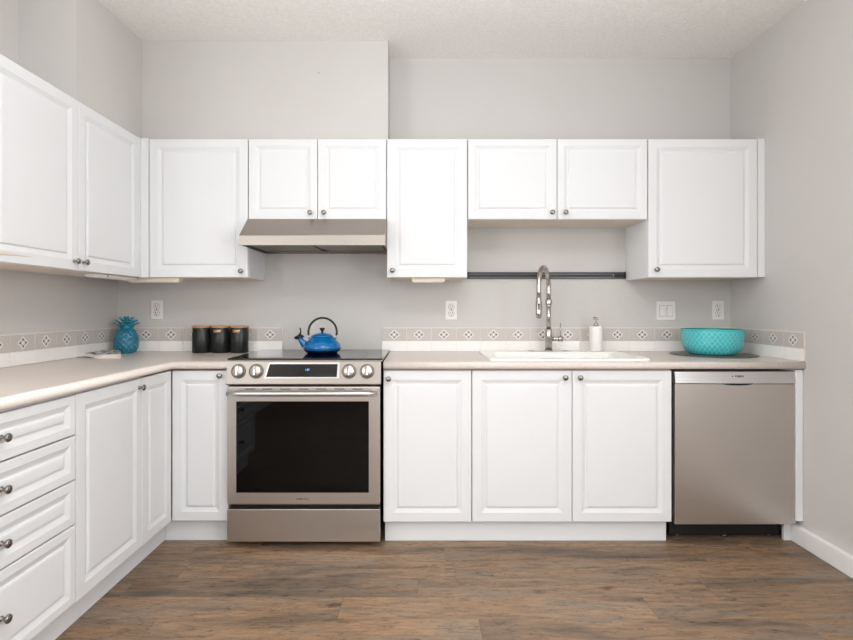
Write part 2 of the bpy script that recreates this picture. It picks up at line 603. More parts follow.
# --- corner
xc = XL_BASE + 0.0015
corner = empty('corner_cabinet', 'white corner lower cabinet with two narrow doors meeting at a right angle', 'cabinet', (0, 0, 0))
cb = MB()
cb.box(-0.972, -0.957, DY_BASE + 0.0195, -0.002, ZB0, ZB1)
cb.box(XL + 0.002, -0.972, -0.02, -0.002, ZB0, ZB1)
cb.box(XL + 0.002, XL + 0.02, -0.886, -0.02, ZB0, ZB1)
cb.box(XL + 0.02, XL_BASE - 0.0195, -0.886, -0.87, ZB0, ZB1)
cb.box(XL + 0.02, XL_BASE - 0.0195, -0.87, -0.02, ZB0, ZB0 + 0.016)
cb.box(XL_BASE - 0.0195, -0.972, DY_BASE + 0.0195, -0.02, ZB0, ZB0 + 0.016)
cb.build('body', M['white'], corner)
dd = panel('door', corner, xc + 0.001, -0.9585, ZB0 + 0.006, ZB1 - 0.003)
dd.location.y = DY_BASE
add_knob(dd, bx(220.7), 0.843)
de = panel('door', corner, 0.0, 0.274, ZB0 + 0.006, ZB1 - 0.003)
de.rotation_euler = (0, 0, PI / 2)
de.location = (XL_BASE, -0.886, ZB0 + 0.006)
# --- left run (local x runs away from the camera)
lc = cabinet('base_cabinet', 'white single-door lower cabinet between the drawer bank and the corner doors', 'cabinet',
             (XL_BASE, -1.341, 0), PI / 2, 0.452, 0.616, ZB0 + 0.005, ZB1, [(0, 0.452, 0.425, 0.828)], top=False)
dc = cabinet('drawer_cabinet', 'white lower cabinet of four drawers at the near end of the left run', 'cabinet',
             (XL_BASE, -2.028, 0), PI / 2, 0.685, 0.616, ZB0 + 0.005, ZB1, [], top=False,
             drawers=[(0.723, 0.868), (0.562, 0.721), (0.402, 0.560), (0.117, 0.400)])
# --- kickboards
def kick(name, label, mb): return tag(mb.build(name, M['white']), label, 'kickboard')


kick('kickboard', 'long white kickboard under the two-door sink cabinet', MB().box(bx(384.5), 1.249, -0.570, -0.556, 0.0, 0.1085, bev=0.001))
kick('kickboard', 'short white kickboard between the corner and the range', MB().box(-1.296, -0.957, -0.565, -0.551, 0.0, 0.1085, bev=0.001))
kick('kickboard', 'white kickboard along the left run below the drawers and doors', MB().box(-1.312, -1.298, -2.03, -0.552, 0.0, 0.1085, bev=0.001))

# --- upper cabinets
ZU0, ZU1, ZS0 = 1.350, 2.121, 1.673
A0, A1 = ux(149), ux(248.0)
H0, H1 = -0.9525, -0.1865
ua = cabinet('wall_cabinet', 'white single-door wall cabinet left of the range hood, beside the corner', 'cabinet',
             (A0, DY_UP, 0), 0, A1 - A0, 0.318, ZU0, ZU1, [(0, A1 - A0, ux(241.7) - A0, 1.385)], under=True)
uh = cabinet('wall_cabinet', 'short white two-door wall cabinet above the range hood', 'cabinet',
             (H0, DY_UP, 0), 0, H1 - H0, 0.318, ZS0, ZU1, frame=0.037, doors=
             [(0, ux(317.5) - H0, ux(310.5) - H0, 1.708), (ux(317.5) - H0, H1 - H0, ux(324.3) - H0, 1.708)], under=True)
C0, C1 = -0.1845, 0.2635
uc = cabinet('wall_cabinet', 'tall white single-door wall cabinet directly right of the range hood', 'cabinet',
             (C0, DY_UP, 0), 0, C1 - C0, 0.318, ZU0 - 0.0, ZU1, [(0, C1 - C0, ux(392.7) - C0, 1.388)], under=True)
D0, D1 = 0.2655, 1.2635
ud = cabinet('wall_cabinet', 'short wide white two-door wall cabinet above the faucet', 'cabinet',
             (D0, DY_UP, 0), 0, D1 - D0, 0.318, ZS0, ZU1, frame=0.037, doors=
             [(0, ux(557.2) - D0, ux(551.7) - D0, 1.710), (ux(557.2) - D0, D1 - D0, ux(565) - D0, 1.710)], under=True)
E0, E1 = 1.2655, 1.873
ue = cabinet('wall_cabinet', 'white single-door wall cabinet against the right wall above the turquoise bowl', 'cabinet',
             (E0, DY_UP, 0), 0, E1 - E0, 0.318, ZU0, ZU1, [(0, E1 - E0, ux(655.8) - E0, 1.393)], under=True)
fl = MB().box(E1 - E0 + 0.001, XR - 0.001 - E0, -0.003, 0.317, ZU0 + 0.003, ZU1).build('filler_strip', M['white'], ue)
# left wall: two-door cabinet and filler at the corner
UL0, UL1 = -1.372, -0.345
ul = cabinet('wall_cabinet', 'white two-door wall cabinet on the left wall', 'cabinet',
             (XL_UP, UL0, 0), PI / 2, UL1 - UL0, 0.312, ZU0, ZU1,
             [(0, 0.515, 0.482, 1.390), (0.515, UL1 - UL0 , 0.545, 1.390)], under=True)
fb = MB()
fb.box(UL1 - UL0 + 0.001, -0.322 - UL0, 0.0, 0.012, ZU0, ZU1)
fb.build('filler_strip', M['white'], ul)
# peeled foil at the foot of the near left door
pf = MB().use(M['under'])
pf.poly([(0.05, -0.0012, 1.392), (0.235, -0.0012, 1.384), (0.05, -0.0012, 1.377)])
pf.poly([(0.05, -0.006, 1.380), (0.235, -0.0013, 1.384), (0.05, -0.0004, 1.374)])
po = pf.build('peeled_foil', M['under'], ul)
po['label'] = 'lifted beige edge of the door foil'
cf = MB().box(XL_UP + 0.001, A0 - 0.001, -0.3245, -0.309, ZU0, ZU1).build('filler_strip', M['white'], None)
cf.parent = ua
cf.location = (-A0, -DY_UP, 0)

# marks and fixtures under the wall cabinets
def strip_light(label, x0, x1, y0, y1):
    t = empty('under_cabinet_light', label, 'light', ((x0 + x1) / 2, (y0 + y1) / 2, ZU0 - 0.0245), 0)
    hx, hy = (x1 - x0) / 2, (y1 - y0) / 2
    MB().box(-hx, hx, -hy, hy, 0.004, 0.024, bev=0.002).build('housing', M['strip'], t)
    MB().box(-hx + 0.008, hx - 0.008, -hy + 0.006, hy - 0.006, 0.0, 0.0038).build('diffuser', M['plate'], t)


strip_light('slim cream light strip under the wall cabinet at the left corner', (131 - 420) / 176., (182 - 420) / 176., -0.29, -0.24)
strip_light('slim cream light strip under the tall wall cabinet right of the hood', (412 - 420) / 176., (444.5 - 420) / 176., -0.29, -0.24)

t = empty('under_cabinet_light', 'long white light bar under the left wall cabinet', 'light', (-1.61, -0.52, ZU0 - 0.018), 0)
MB().box(-0.03, 0.03, -0.15, 0.22, 0.003, 0.0175, bev=0.002).build('housing', M['plate'], t)
MB().box(-0.022, 0.022, -0.14, 0.21, 0.0, 0.0029).build('diffuser', M['plate'], t)
MB().lathe([(0.004, 0), (0.004, 0.002), (0, 0.002)], 10, origin=(0.0302, -0.06, 0.010), axis='x').build('screw', M['print'], t)

# ------------------------------------------------------------------ countertops
def nosing():
    # (d, z): d = distance back from the front edge
    top, bot = CT, CT - 0.038
    pts = []
    for k in range(9):
        a = PI / 2 * k / 8
        pts.append((0.016 - 0.016 * math.sin(a), bot + 0.016 - 0.016 * math.cos(a)))
    for k in range(9):
        a = PI / 2 * k / 8
        pts.append((0.019 - 0.019 * math.cos(a), top - 0.019 + 0.019 * math.sin(a)))
    return pts


XF, YF = XL_BASE + 0.018, DY_BASE - 0.026


def l_counter():
    mb = MB()
    prof = nosing()
    secs = []
    yn, xe = -2.055, -0.9565
    back = 10.0
    for s in range(3):
        ring = []
        for d, z in prof + [(None, CT), (None, CT - 0.038)]:
            if d is None:
                p = [(XL + 0.001, yn, z), (XL + 0.001, -0.001, z), (xe, -0.001, z)][s]
            else:
                p = [(XF - d, yn, z), (XF - d, YF + d, z), (xe, YF + d, z)][s]
            ring.append(mb._v(p))
        secs.append(ring)
    n = len(secs[0])
    for a, b in zip(secs, secs[1:]):
        for i in range(n):
            k = (i + 1) % n
            mb.face([a[i], a[k], b[k], b[i]], i < n - 4)
    mb.face(list(reversed(secs[0]))); mb.face(secs[-1])
    return mb


tag(l_counter().build('countertop', M['counter']), 'L-shaped beige laminate countertop on the left, turning the corner to the range', 'countertop')

SX0, SX1, SY0, SY1 = 0.353, 1.168, -0.595, -0.055
HX0, HX1, HY0, HY1 = SX0 + 0.014, SX1 - 0.014, SY0 + 0.014, SY1 - 0.014
mb = MB()
x0, x1 = -0.1815, XR - 0.001
prof = nosing()
xs = [x0, HX0, HX1, x1]
front = [(YF + d, z) for d, z in prof]
# nosing strip
ra = [[mb._v((x, y, z)) for y, z in front] for x in (x0, HX0, HX1, x1)]
for a, b in zip(ra, ra[1:]):
    for i in range(len(front) - 1):
        mb.face([a[i], a[i + 1], b[i + 1], b[i]], True)


def tops(z, fi):
    ys = [None, HY0, HY1, -0.001]
    g = [[ra[i][fi] if j == 0 else mb._v((xs[i], ys[j], z)) for j in range(4)] for i in range(4)]
    for i in range(3):
        for j in range(3):
            if i == 1 and j == 1: continue
            mb.face([g[i][j], g[i + 1][j], g[i + 1][j + 1], g[i][j + 1]])
    return g


gt = tops(CT, -1)
gb = tops(CT - 0.038, 0)
ho = [(1, 1), (2, 1), (2, 2), (1, 2)]
for k in range(4):
    a, b = ho[k], ho[(k + 1) % 4]
    mb.face([gt[a[0]][a[1]], gt[b[0]][b[1]], gb[b[0]][b[1]], gb[a[0]][a[1]]])
for j in range(1, 3):
    for i in (0, 3):
        mb.face([gt[i][j], gt[i][j + 1], gb[i][j + 1], gb[i][j]])
for i in (0, 3):
    mb.face([gt[i][1], gb[i][1]] + ra[i])
for i in range(3):
    mb.face([gt[i][3], gt[i + 1][3], gb[i + 1][3], gb[i][3]])
tag(mb.build('countertop', M['counter']), 'long beige laminate countertop holding the sink, from range to right wall', 'countertop')

# ------------------------------------------------------------------ backsplash
TZ0, TZM, TZ1 = CT + 0.0005, 0.979, 1.062
PITCH = 0.1522


def emblem(mb, u, z, s=1.0):
    """white diamond outline, four dark petals, on the plane y = 0 (local), facing -y"""
    hw, hh = 0.034 * s, 0.031 * s
    y = -0.0004
    mb.use(M['tile_white'])
    o = [(u - hw, z), (u, z + hh), (u + hw, z), (u, z - hh)]
    i = [(u - hw + 0.007, z), (u, z + hh - 0.007), (u + hw - 0.007, z), (u, z - hh + 0.007)]
    for k in range(4):
        n = (k + 1) % 4
        mb.poly([(o[k][0], y, o[k][1]), (o[n][0], y, o[n][1]), (i[n][0], y, i[n][1]), (i[k][0], y, i[k][1])])
    mb.poly([(u - .008, y, z), (u, y, z + .008), (u + .008, y, z), (u, y, z - .008)])
    mb.use(M['petal'])
    for dx, dz in ((1, 0), (-1, 0), (0, 1), (0, -1)):
        a = (u + dx * 0.027, z + dz * 0.025)
        b = (u + dx * 0.017 + dz * 0.0068, z + dz * 0.015 + dx * 0.0068)
        c2_ = (u + dx * 0.0115, z + dz * 0.0105)
        d = (u + dx * 0.017 - dz * 0.0068, z + dz * 0.015 - dx * 0.0068)
        mb.poly([(p[0], y - 0.0002, p[1]) for p in (a, b, c2_, d)])


def backsplash(label, loc, rz, u0, u1, joint, th=0.008):
    """tiles from u0 to u1 in local x; one joint passes through 'joint'"""
    t = empty('backsplash', label, 'backsplash', loc, rz)
    MB().box(u0, u1, 0.002, th, TZ0, TZ1).build('grout_bed', M['grout'], t)
    k = math.ceil((u0 - joint) / PITCH - 1e-6)
    cuts = [u0]
    while joint + k * PITCH < u1 - 1e-4:
        if joint + k * PITCH > u0 + 0.01: cuts.append(joint + k * PITCH)
        k += 1
    cuts.append(u1)
    wt, bt, em = MB(), MB(), MB()
    g = 0.0013
    for a, b in zip(cuts, cuts[1:]):
        if b - a < 0.012: continue
        wt.box(a + 0.0006, b - 0.0006, 0.0, 0.0021, TZ0 + 0.0005, TZM - 0.0008, bev=0.0008, seg=1)
        bt.box(a + g + 0.001, b - g - 0.001, 0.0, 0.0021, TZM + 0.0008, TZ1 - 0.006, bev=0.0005, seg=1)
        full0 = b - PITCH if abs(a - u0) < 1e-6 else a
        u = full0 + PITCH / 2
        if a + 0.034 < u < b - 0.034: emblem(em, u, (TZM + TZ1 - 0.006) / 2)
    wt.build('tile_row', M['tile_white'], t)
    bt.build('border_row', M['tile_band'], t)
    em.build('diamond_emblems', None, t)
    return t


TH = 0.008
backsplash('tile backsplash on the back wall left of and behind the range', (0, -TH - 0.0005, 0), 0, XL + 0.010, -0.844, -0.844)
backsplash('long tile backsplash on the back wall behind the sink', (0, -TH - 0.0005, 0), 0, -0.234, XR - 0.010, -0.234)
backsplash('tile backsplash along the left wall behind the pineapple', (XL + TH + 0.0005, 0, 0), PI / 2, -2.05, -0.0005 - TH, 2.388 - 3.25)
backsplash('short tile backsplash on the right wall beside the bowl', (XR - TH - 0.0005, 0, 0), -PI / 2, TH + 0.0005, 0.630, 0.630)

# ------------------------------------------------------------------ range hood
t = empty('range_hood', 'stainless steel under-cabinet hood above the range', 'range hood', (-0.5685, 0, 0))
hw = 0.384
hb = MB()
prof = [(-0.002, 1.672), (-0.335, 1.672), (-0.468, 1.566), (-0.470, 1.560), (-0.470, 1.512), (-0.462, 1.512), (-0.462, 1.528), (-0.012, 1.532), (-0.002, 1.526)]
hb.prism(prof, -hw, hw)
for s in (-1, 1):
    x = s * hw
    hb.box(min(x, x - s * 0.006), max(x, x - s * 0.006), -0.462, -0.003, 1.514, 1.528)
hb.build('canopy', M['hood_steel'], t)
for s in (-1, 1):
    f = MB().box(s * 0.19 - 0.172, s * 0.19 + 0.172, -0.43, -0.06, 1.521, 1.5275, bev=0.002)
    f.build('filter', M['filter'], t)
MB().box(-0.345, 0.345, -0.455, -0.435, 1.520, 1.5275).build('light_lens', M['plate'], t)
MB().box(-0.375, 0.375, -0.05, -0.014, 1.513, 1.5275, bev=0.002).build('rear_channel', M['steel_side'], t)

# ------------------------------------------------------------------ range
RX0, RX1 = -0.9505, -0.1975
RC = (RX0 + RX1) / 2
RW = (RX1 - RX0) / 2
YD = -0.650
rg = empty('range', 'stainless steel slide-in range with black glass oven door', 'range', (RC, 0, 0))
MB().box(-RW + 0.004, RW - 0.004, YD + 0.045, -0.03, 0.045, 0.915).build('body', M['black'], rg)
ck = MB().use(M['glass']).box(-0.388, 0.388, -0.614, -0.040, 0.9205, 0.9285, bev=0.002)
ck.use(M['steel_side'])
ckt = ck.build('cooktop', M['glass'], rg)
rim = MB()
rim.box(-0.3875, 0.3875, -0.616, -0.040, 0.9155, 0.9203)
rim.build('cooktop_rim', M['steel'], rg)
# control panel: slightly leaning face
cp = MB()
cp.prism([(-0.61, 0.915), (-0.6270, 0.9200), (-0.632, 0.9150), (-0.655, 0.808), (-0.652, 0.802), (-0.61, 0.802)], -RW - 0.005, RW + 0.004)
cp.build('control_panel', M['hood_steel'], rg)
# local frame of the sloping face
import itertools
tilt = math.atan2(0.655 - 0.632, 0.915 - 0.808)
def on_face(x, z):
    f = (0.915 - z) / (0.915 - 0.808)
    return (x, -0.632 - 0.023 * f, z)


KZ = 0.868
dial = None
for px in (237.7, 255.5, 348.7, 366.8):
    x = (px - 420) / 203.5 - RC
    if dial is None:
        k = MB()
        k.use(M['steel_side']).lathe([(0.036, 0.0), (0.036, 0.003), (0.034, 0.005), (0.030, 0.005)], 40, axis='-y')
        k.use(M['steel']).lathe([(0.030, 0.003), (0.0295, 0.010), (0.027, 0.019), (0.024, 0.022), (0, 0.0225)], 40, axis='-y')
        k.use(M['chrome']).box(-0.0065, 0.0065, -0.036, -0.020, -0.0245, 0.0245, bev=0.003)
        k.use(M['print']).box(-0.0012, 0.0012, -0.0368, -0.0355, 0.006, 0.022)
        dial = k.build('dial', None, rg)
        o = dial
    else:
        o = dial.copy(); C.objects.link(o)
    o.location = on_face(x, KZ)
    o.rotation_euler = (-tilt, 0, 0)
dsp = MB().use(M['steel'])
def quad_plate(mb, pts, yo, thick):
    # pts in (x, z) on the sloping face; raised by yo
    f = [mb._v((p[0], on_face(*p)[1] - yo, p[1])) for p in pts]
    b = [mb._v((p[0], on_face(*p)[1] - yo + thick, p[1])) for p in pts]
    mb.face(f)
    for i in range(4): mb.face([f[i], f[(i + 1) % 4], b[(i + 1) % 4], b[i]])


def rx(px): return (px - 420) / 203.0 - RC
quad_plate(dsp, [(rx(264.0), 0.834), (rx(339.3), 0.834), (rx(339.3), 0.911), (rx(268.2), 0.911)], 0.004, 0.004)
dsp.build('display_bezel', None, rg)
d2 = MB().use(M['display'])
quad_plate(d2, [(rx(266.2), 0.841), (rx(336.8), 0.841), (rx(337.4), 0.903), (rx(269.2), 0.903)], 0.0052, 0.001)
dp = d2.build('display', None, rg)
text('clock_digits', '1:30', 0.0125, M['digits'], rg, (rx(307), on_face(0, 0.878)[1] - 0.0058, 0.876), (PI / 2 - tilt, 0, 0), label='lit blue clock digits')
# oven door
od = MB()
zD0, zD1 = 0.212, 0.793
od.box(-RW, RW, YD, YD + 0.043, zD0, zD1, bev=0.004)
door = od.build('oven_door', M['steel'], rg)
MB().box(-0.331, 0.322, YD - 0.0012, YD + 0.002, 0.271, 0.721, bev=0.0008).build('oven_window', M['oven_glass'], door)
vb = MB()
for px in (251, 268, 286, 304, 322, 340, 358):
    x = rx(px)
    vb.box(x - 0.028, x + 0.022, YD - 0.0006, YD + 0.002, 0.779, 0.784)
vb.build('vent_slots', M['steel_side'], door)
hd = MB()
zh = 0.766
hd.tube([(-0.360, YD - 0.048, zh), (-0.30, YD - 0.052, zh), (0, YD - 0.054, zh), (0.30, YD - 0.052, zh), (0.360, YD - 0.048, zh)], 0.0125, 16)
for s in (-1, 1):
    hd.tube([(s * 0.345, YD + 0.001, zh), (s * 0.345, YD - 0.05, zh)], 0.010, 12)
hd.build('handle', M['steel_light'], door)
text('brand_lettering', 'SAMSUNG', 0.0135, M['etch'], door, (rx(302.5), YD - 0.0003, 0.240), bold=0.0002)
dr = MB().box(-RW, RW, YD, YD + 0.04, 0.028, 0.189, bev=0.003).build('warming_drawer', M['steel'], rg)
fm = MB()
for sx, sy in itertools.product((-1, 1), (-0.57, -0.10)):
    f = MB().lathe([(0.018, 0), (0.018, 0.012), (0.010, 0.014), (0.010, 0.045)], 16, origin=(sx * 0.33, sy, 0))
    f.build('foot', M['black'], rg)

# ------------------------------------------------------------------ dishwasher
dw = empty('dishwasher', 'stainless steel dishwasher between the sink cabinet and right wall', 'dishwasher', ((1.274 + 1.874) / 2, 0, 0))
DWW = 0.2995
MB().box(-DWW + 0.006, DWW - 0.004, -0.57, -0.03, 0.13, 0.862).build('body', M['void'], dw)
MB().box(-DWW, DWW, -0.612, -0.575, 0.099, 0.801, bev=0.003).build('door', M['steel'], dw)
fa = MB().prism([(-0.575, 0.803), (-0.6145, 0.803), (-0.616, 0.806), (-0.608, 0.861), (-0.605, 0.864), (-0.575, 0.864)], -DWW, DWW).build('control_fascia', M['steel_light'], dw)
# pocket handle: dark scoop with a curved lip
pk = MB()
n = 16
top, bot = [], []
for i in range(n + 1):
    u = -1 + 2 * i / n
    x = u * 0.088
    top.append((x, 0.806))
    bot.append((x, 0.806 - 0.013 * (1 - u * u) ** 0.5))
pk.use(M['void'])
pk.poly([(x, -0.6128, z) for x, z in top] + [(x, -0.6128, z) for x, z in reversed(bot)])
pk.use(M['steel_light'])
prev = None
for i in range(n + 1):
    x, z = bot[i]
    cur = [pk._v((x, -0.6125, z + 0.001)), pk._v((x, -0.6185, z - 0.001)), pk._v((x, -0.6125, z - 0.005))]
    if prev:
        for a in range(2): pk.face([prev[a], cur[a], cur[a + 1], prev[a + 1]], True)
    prev = cur
hp = pk.build('pocket_handle', None, dw)
hp.location = ((737.5 - 420) / 200 - 1.574, 0, 0)
cx = (739.2 - 420) / 200 - 1.574
text('brand_lettering', 'BOSCH', 0.0128, M['print'], fa, (cx, -0.6116, 0.8385), (PI / 2 - 0.1445, 0, 0), bold=0.0006)
lg = MB()
lg.lathe([(0.0044, 0), (0.0044, 0.0004), (0.0030, 0.0004), (0.0030, 0)], 24, cap=False, origin=(cx - 0.034, -0.6114, 0.8385), axis='-y')
lg.box(cx - 0.0352, cx - 0.0346, -0.6121, -0.6112, 0.8362, 0.8408)
lg.box(cx - 0.0334, cx - 0.0328, -0.6121, -0.6112, 0.8362, 0.8408)
lg.box(cx - 0.0346, cx - 0.0334, -0.6121, -0.6112, 0.8381, 0.8389)
lg.build('round_emblem', M['print'], fa)
MB().box(-DWW + 0.006, DWW - 0.028, -0.535, -0.525, 0.016, 0.099).build('kick_panel', M['void'], dw)
for sx in (-0.24, 0.0, 0.235):
    MB().lathe([(0.016, 0), (0.016, 0.010), (0.006, 0.012), (0.006, 0.13)], 14, origin=(sx, -0.505 if sx else -0.515, 0.0)).build('foot', M['steel_side'], dw)
tag(MB().box(1.876, 1.9115, -0.616, -0.02, 0.117, 0.872, bev=0.002).build('end_panel', M['white']),
    'narrow white end panel between the dishwasher and right wall', 'panel')
tag(MB().box(1.850, 1.9115, -0.566, -0.550, 0.0, 0.098).build('kickboard', M['white']),
    'tiny white kickboard piece at the foot of the right wall beside the dishwasher', 'kickboard')

# ------------------------------------------------------------------ sink
sk = empty('sink', 'white drop-in sink set into the beige countertop', 'sink', ((SX0 + SX1) / 2, (SY0 + SY1) / 2, CT))
cxs, cys = (SX0 + SX1) / 2, (SY0 + SY1) / 2
mb = MB()


def rr(x0, x1, y0, y1, r, z, n=5):
    pts = []
    for (ccx, ccy, a0) in ((x1 - r, y0 + r, -PI / 2), (x1 - r, y1 - r, 0), (x0 + r, y1 - r, PI / 2), (x0 + r, y0 + r, PI)):
        for k in range(n + 1):
            a = a0 + PI / 2 * k / n
            pts.append((ccx + r * math.cos(a), ccy + r * math.sin(a), z))
    return pts


hx, hy = (SX1 - SX0) / 2, (SY1 - SY0) / 2
outer = [rr(-hx, hx, -hy, hy, 0.03, 0.0004), rr(-hx, hx, -hy, hy, 0.03, 0.006), rr(-hx + 0.004, hx - 0.004, -hy + 0.004, hy - 0.004, 0.028, 0.0105)]
rings = [[mb._v(p) for p in r] for r in outer]
for a, b in zip(rings, rings[1:]):
    for i in range(len(a)): mb.face([a[i], a[(i + 1) % len(a)], b[(i + 1) % len(b)], b[i]], True)
basins = []
for (bx0, bx1) in ((-hx + 0.05, hx - 0.05),):
    spec = [(0.0, 0.0105, 0.05), (0.004, 0.008, 0.048), (0.008, -0.01, 0.046), (0.018, -0.13, 0.05), (0.04, -0.155, 0.06), (0.10, -0.16, 0.03)]
    br_ = []
    for ins, z, r in spec:
        br_.append([mb._v(p) for p in rr(bx0 + ins, bx1 - ins, -hy + 0.05 + ins, hy - 0.115 - ins, r, z)])
    for a, b in zip(br_, br_[1:]):
        for i in range(len(a)): mb.face([a[i], a[(i + 1) % len(a)], b[(i + 1) % len(b)], b[i]], True)
    mb.face(br_[-1])
    basins.append(br_[0])
# deck: fill between the outer ring and the two basin rings
edges = []
for loop in [rings[-1]] + basins:
    for i in range(len(loop)):
        e = mb.bm.edges.get((loop[i], loop[(i + 1) % len(loop)]))
        edges.append(e)
bmesh.ops.triangle_fill(mb.bm, edges=edges, use_beauty=True)
mb.build('basin', M['sink'], sk)
for x in (0.0,):
    MB().lathe([(0.0, 0.0), (0.035, 0.0), (0.038, 0.002), (0.0, 0.003)], 24, origin=(x, -0.03, -0.1595)).build('drain', M['chrome'], sk)

# ------------------------------------------------------------------ faucet
SZ = CT + 0.011
FX, FY = 0.768, -0.098
fa_ = empty('faucet', 'brushed nickel gooseneck pull-down kitchen faucet behind the sink', 'faucet', (FX, FY, SZ))
b = MB()
b.lathe([(0.027, 0), (0.027, 0.004), (0.024, 0.006)], 28)
b.lathe([(0.0205, 0.004), (0.0205, 0.125), (0.017, 0.131)], 28)
b.build('base', M['chrome'], fa_)
b = MB()
b.lathe([(0.0135, 0.128), (0.0135, 0.285)], 20)
b.lathe([(0.019, 0.275), (0.020, 0.281), (0.020, 0.303), (0.0165, 0.310)], 24)
b.lathe([(0.0155, 0.262), (0.0155, 0.276)], 20)
b.build('riser', M['chrome'], fa_)
# arch: forward and to the left
dirx, diry = -0.104, -0.200
L = math.hypot(dirx, diry)
pts = [(0, 0, 0.300), (0, 0, 0.35)]
R_ = L / 2
for k in range(0, 21):
    a = PI * k / 20
    u = R_ - R_ * math.cos(a)
    pts.append((dirx * u / L, diry * u / L, 0.374 + R_ * 1.04 * math.sin(a)))
pts += [(dirx, diry, 0.35), (dirx, diry, 0.305)]
g = MB().tube(pts, 0.0135, 16)
g.build('gooseneck', M['chrome'], fa_)
b = MB()
b.use(M['chrome']).lathe([(0.0135, 0.315), (0.0160, 0.310), (0.0160, 0.290), (0.0178, 0.286), (0.0172, 0.225), (0.0160, 0.206), (0.0135, 0.202)], 24, origin=(dirx, diry, 0))
b.use(M['black']).box(dirx - 0.008, dirx + 0.002, diry - 0.0200, diry - 0.014, 0.245, 0.280, bev=0.002)
b.lathe([(0.0128, 0.203), (0.0128, 0.1995), (0, 0.1995)], 24, origin=(dirx, diry, 0))
b.build('spray_head', None, fa_)
b = MB().tube([(0.018, 0, 0.072), (0.080, -0.002, 0.072)], 0.0125, 18)
b.tube([(0.056, -0.002, 0.072), (0.082, -0.002, 0.072)], 0.0165, 20)
b.tube([(0.070, -0.002, 0.080), (0.071, -0.002, 0.165)], 0.0034, 10)
b.build('lever', M['chrome'], fa_)
# two low caps on the sink deck
for px, lab in ((531.5, 'flat round cap on the sink deck left of the faucet'), (566, 'flat round cap on the sink deck right of the faucet')):
    o = tag(MB().lathe([(0.021, 0), (0.021, 0.002), (0.018, 0.0035), (0, 0.004)], 24).build('hole_cap', M['chrome']), lab, 'cap')
    o.location = ((px - 420) / 167.5, FY + 0.002, SZ)

# ------------------------------------------------------------------ soap dispenser
sd = empty('soap_dispenser', 'white cylindrical soap dispenser with nickel pump on the sink deck', 'soap dispenser', (1.048, -0.104, SZ))
MB().lathe([(0.036, 0), (0.0385, 0.003), (0.0385, 0.142), (0.037, 0.146), (0.030, 0.149), (0.014, 0.150)], 36).build('bottle', M['soap'], sd)
b = MB().lathe([(0.0145, 0.150), (0.0145, 0.162), (0.012, 0.164), (0.0045, 0.165), (0.0045, 0.186), (0.011, 0.188), (0.0115, 0.196), (0.006, 0.201), (0, 0.202)], 20)
b.tube([(0, 0, 0.196), (-0.012, -0.01, 0.201), (-0.024, -0.02, 0.196), (-0.030, -0.025, 0.187)], [0.005, 0.0045, 0.004, 0.0035], 10)
b.build('pump', M['chrome'], sd)

# ------------------------------------------------------------------ bowl on its board
BX, BY = 1.652, -0.262
o = tag(MB().lathe([(0.0, 0), (0.219, 0), (0.225, 0.002), (0.225, 0.004), (0.222, 0.0055), (0.0, 0.0055)], 72).build('serving_board', M['slate']),
        'thin round dark grey board under the turquoise bowl', 'board')
o.location = (1.670, -0.2405, CT + 0.0003)
bw = empty('bowl', 'large turquoise bowl with embossed diamond lattice', 'bowl', (BX, BY, CT + 0.0062))


def catmull(P, n):
    out = []
    for i in range(len(P) - 1):
        p0, p1, p2, p3 = P[max(i - 1, 0)], P[i], P[i + 1], P[min(i + 2, len(P) - 1)]
        for k in range(n):
            t_ = k / n
            out.append(tuple(0.5 * ((2 * p1[c]) + (-p0[c] + p2[c]) * t_ + (2 * p0[c] - 5 * p1[c] + 4 * p2[c] - p3[c]) * t_ ** 2 +
                                    (-p0[c] + 3 * p1[c] - 3 * p2[c] + p3[c]) * t_ ** 3) for c in (0, 1)))
    out.append(P[-1])
    return out


def lattice(nd, k, amp, z0, z1, sharp=6, fade=0.012):
    def f(a, j, r, z):
        if z < z0 or z > z1: return 0
        p = nd * a / (2 * PI) + z * k
        q = nd * a / (2 * PI) - z * k
        tp = abs((p % 1) - 0.5) * 2
        tq = abs((q % 1) - 0.5) * 2
        e = min(1, (z - z0) / fade, (z1 - z) / fade)
        return amp * max(tp ** sharp, tq ** sharp) * e
    return f


outp = catmull([(0.096, 0.0), (0.117, 0.003), (0.137, 0.022), (0.150, 0.052), (0.156, 0.090), (0.159, 0.120), (0.160, 0.138)], 12)
mb = MB().use(M['turq'])
BN, BK = 38, 30.0
mb.lathe([(0.0, 0.0)] + outp + [(0.1612, 0.1410), (0.160, 0.143), (0.158, 0.143)], 360, cap=False, disp=lattice(BN, BK, 0.003, 0.006, 0.132, 10))
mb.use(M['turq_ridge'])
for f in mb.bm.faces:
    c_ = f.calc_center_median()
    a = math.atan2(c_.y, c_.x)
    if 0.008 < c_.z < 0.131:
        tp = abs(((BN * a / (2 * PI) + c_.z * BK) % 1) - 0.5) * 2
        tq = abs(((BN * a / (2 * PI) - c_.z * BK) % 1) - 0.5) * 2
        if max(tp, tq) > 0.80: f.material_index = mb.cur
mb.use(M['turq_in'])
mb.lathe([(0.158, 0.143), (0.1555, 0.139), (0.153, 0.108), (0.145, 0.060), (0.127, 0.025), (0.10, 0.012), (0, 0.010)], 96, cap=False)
mb.build('vessel', None, bw)

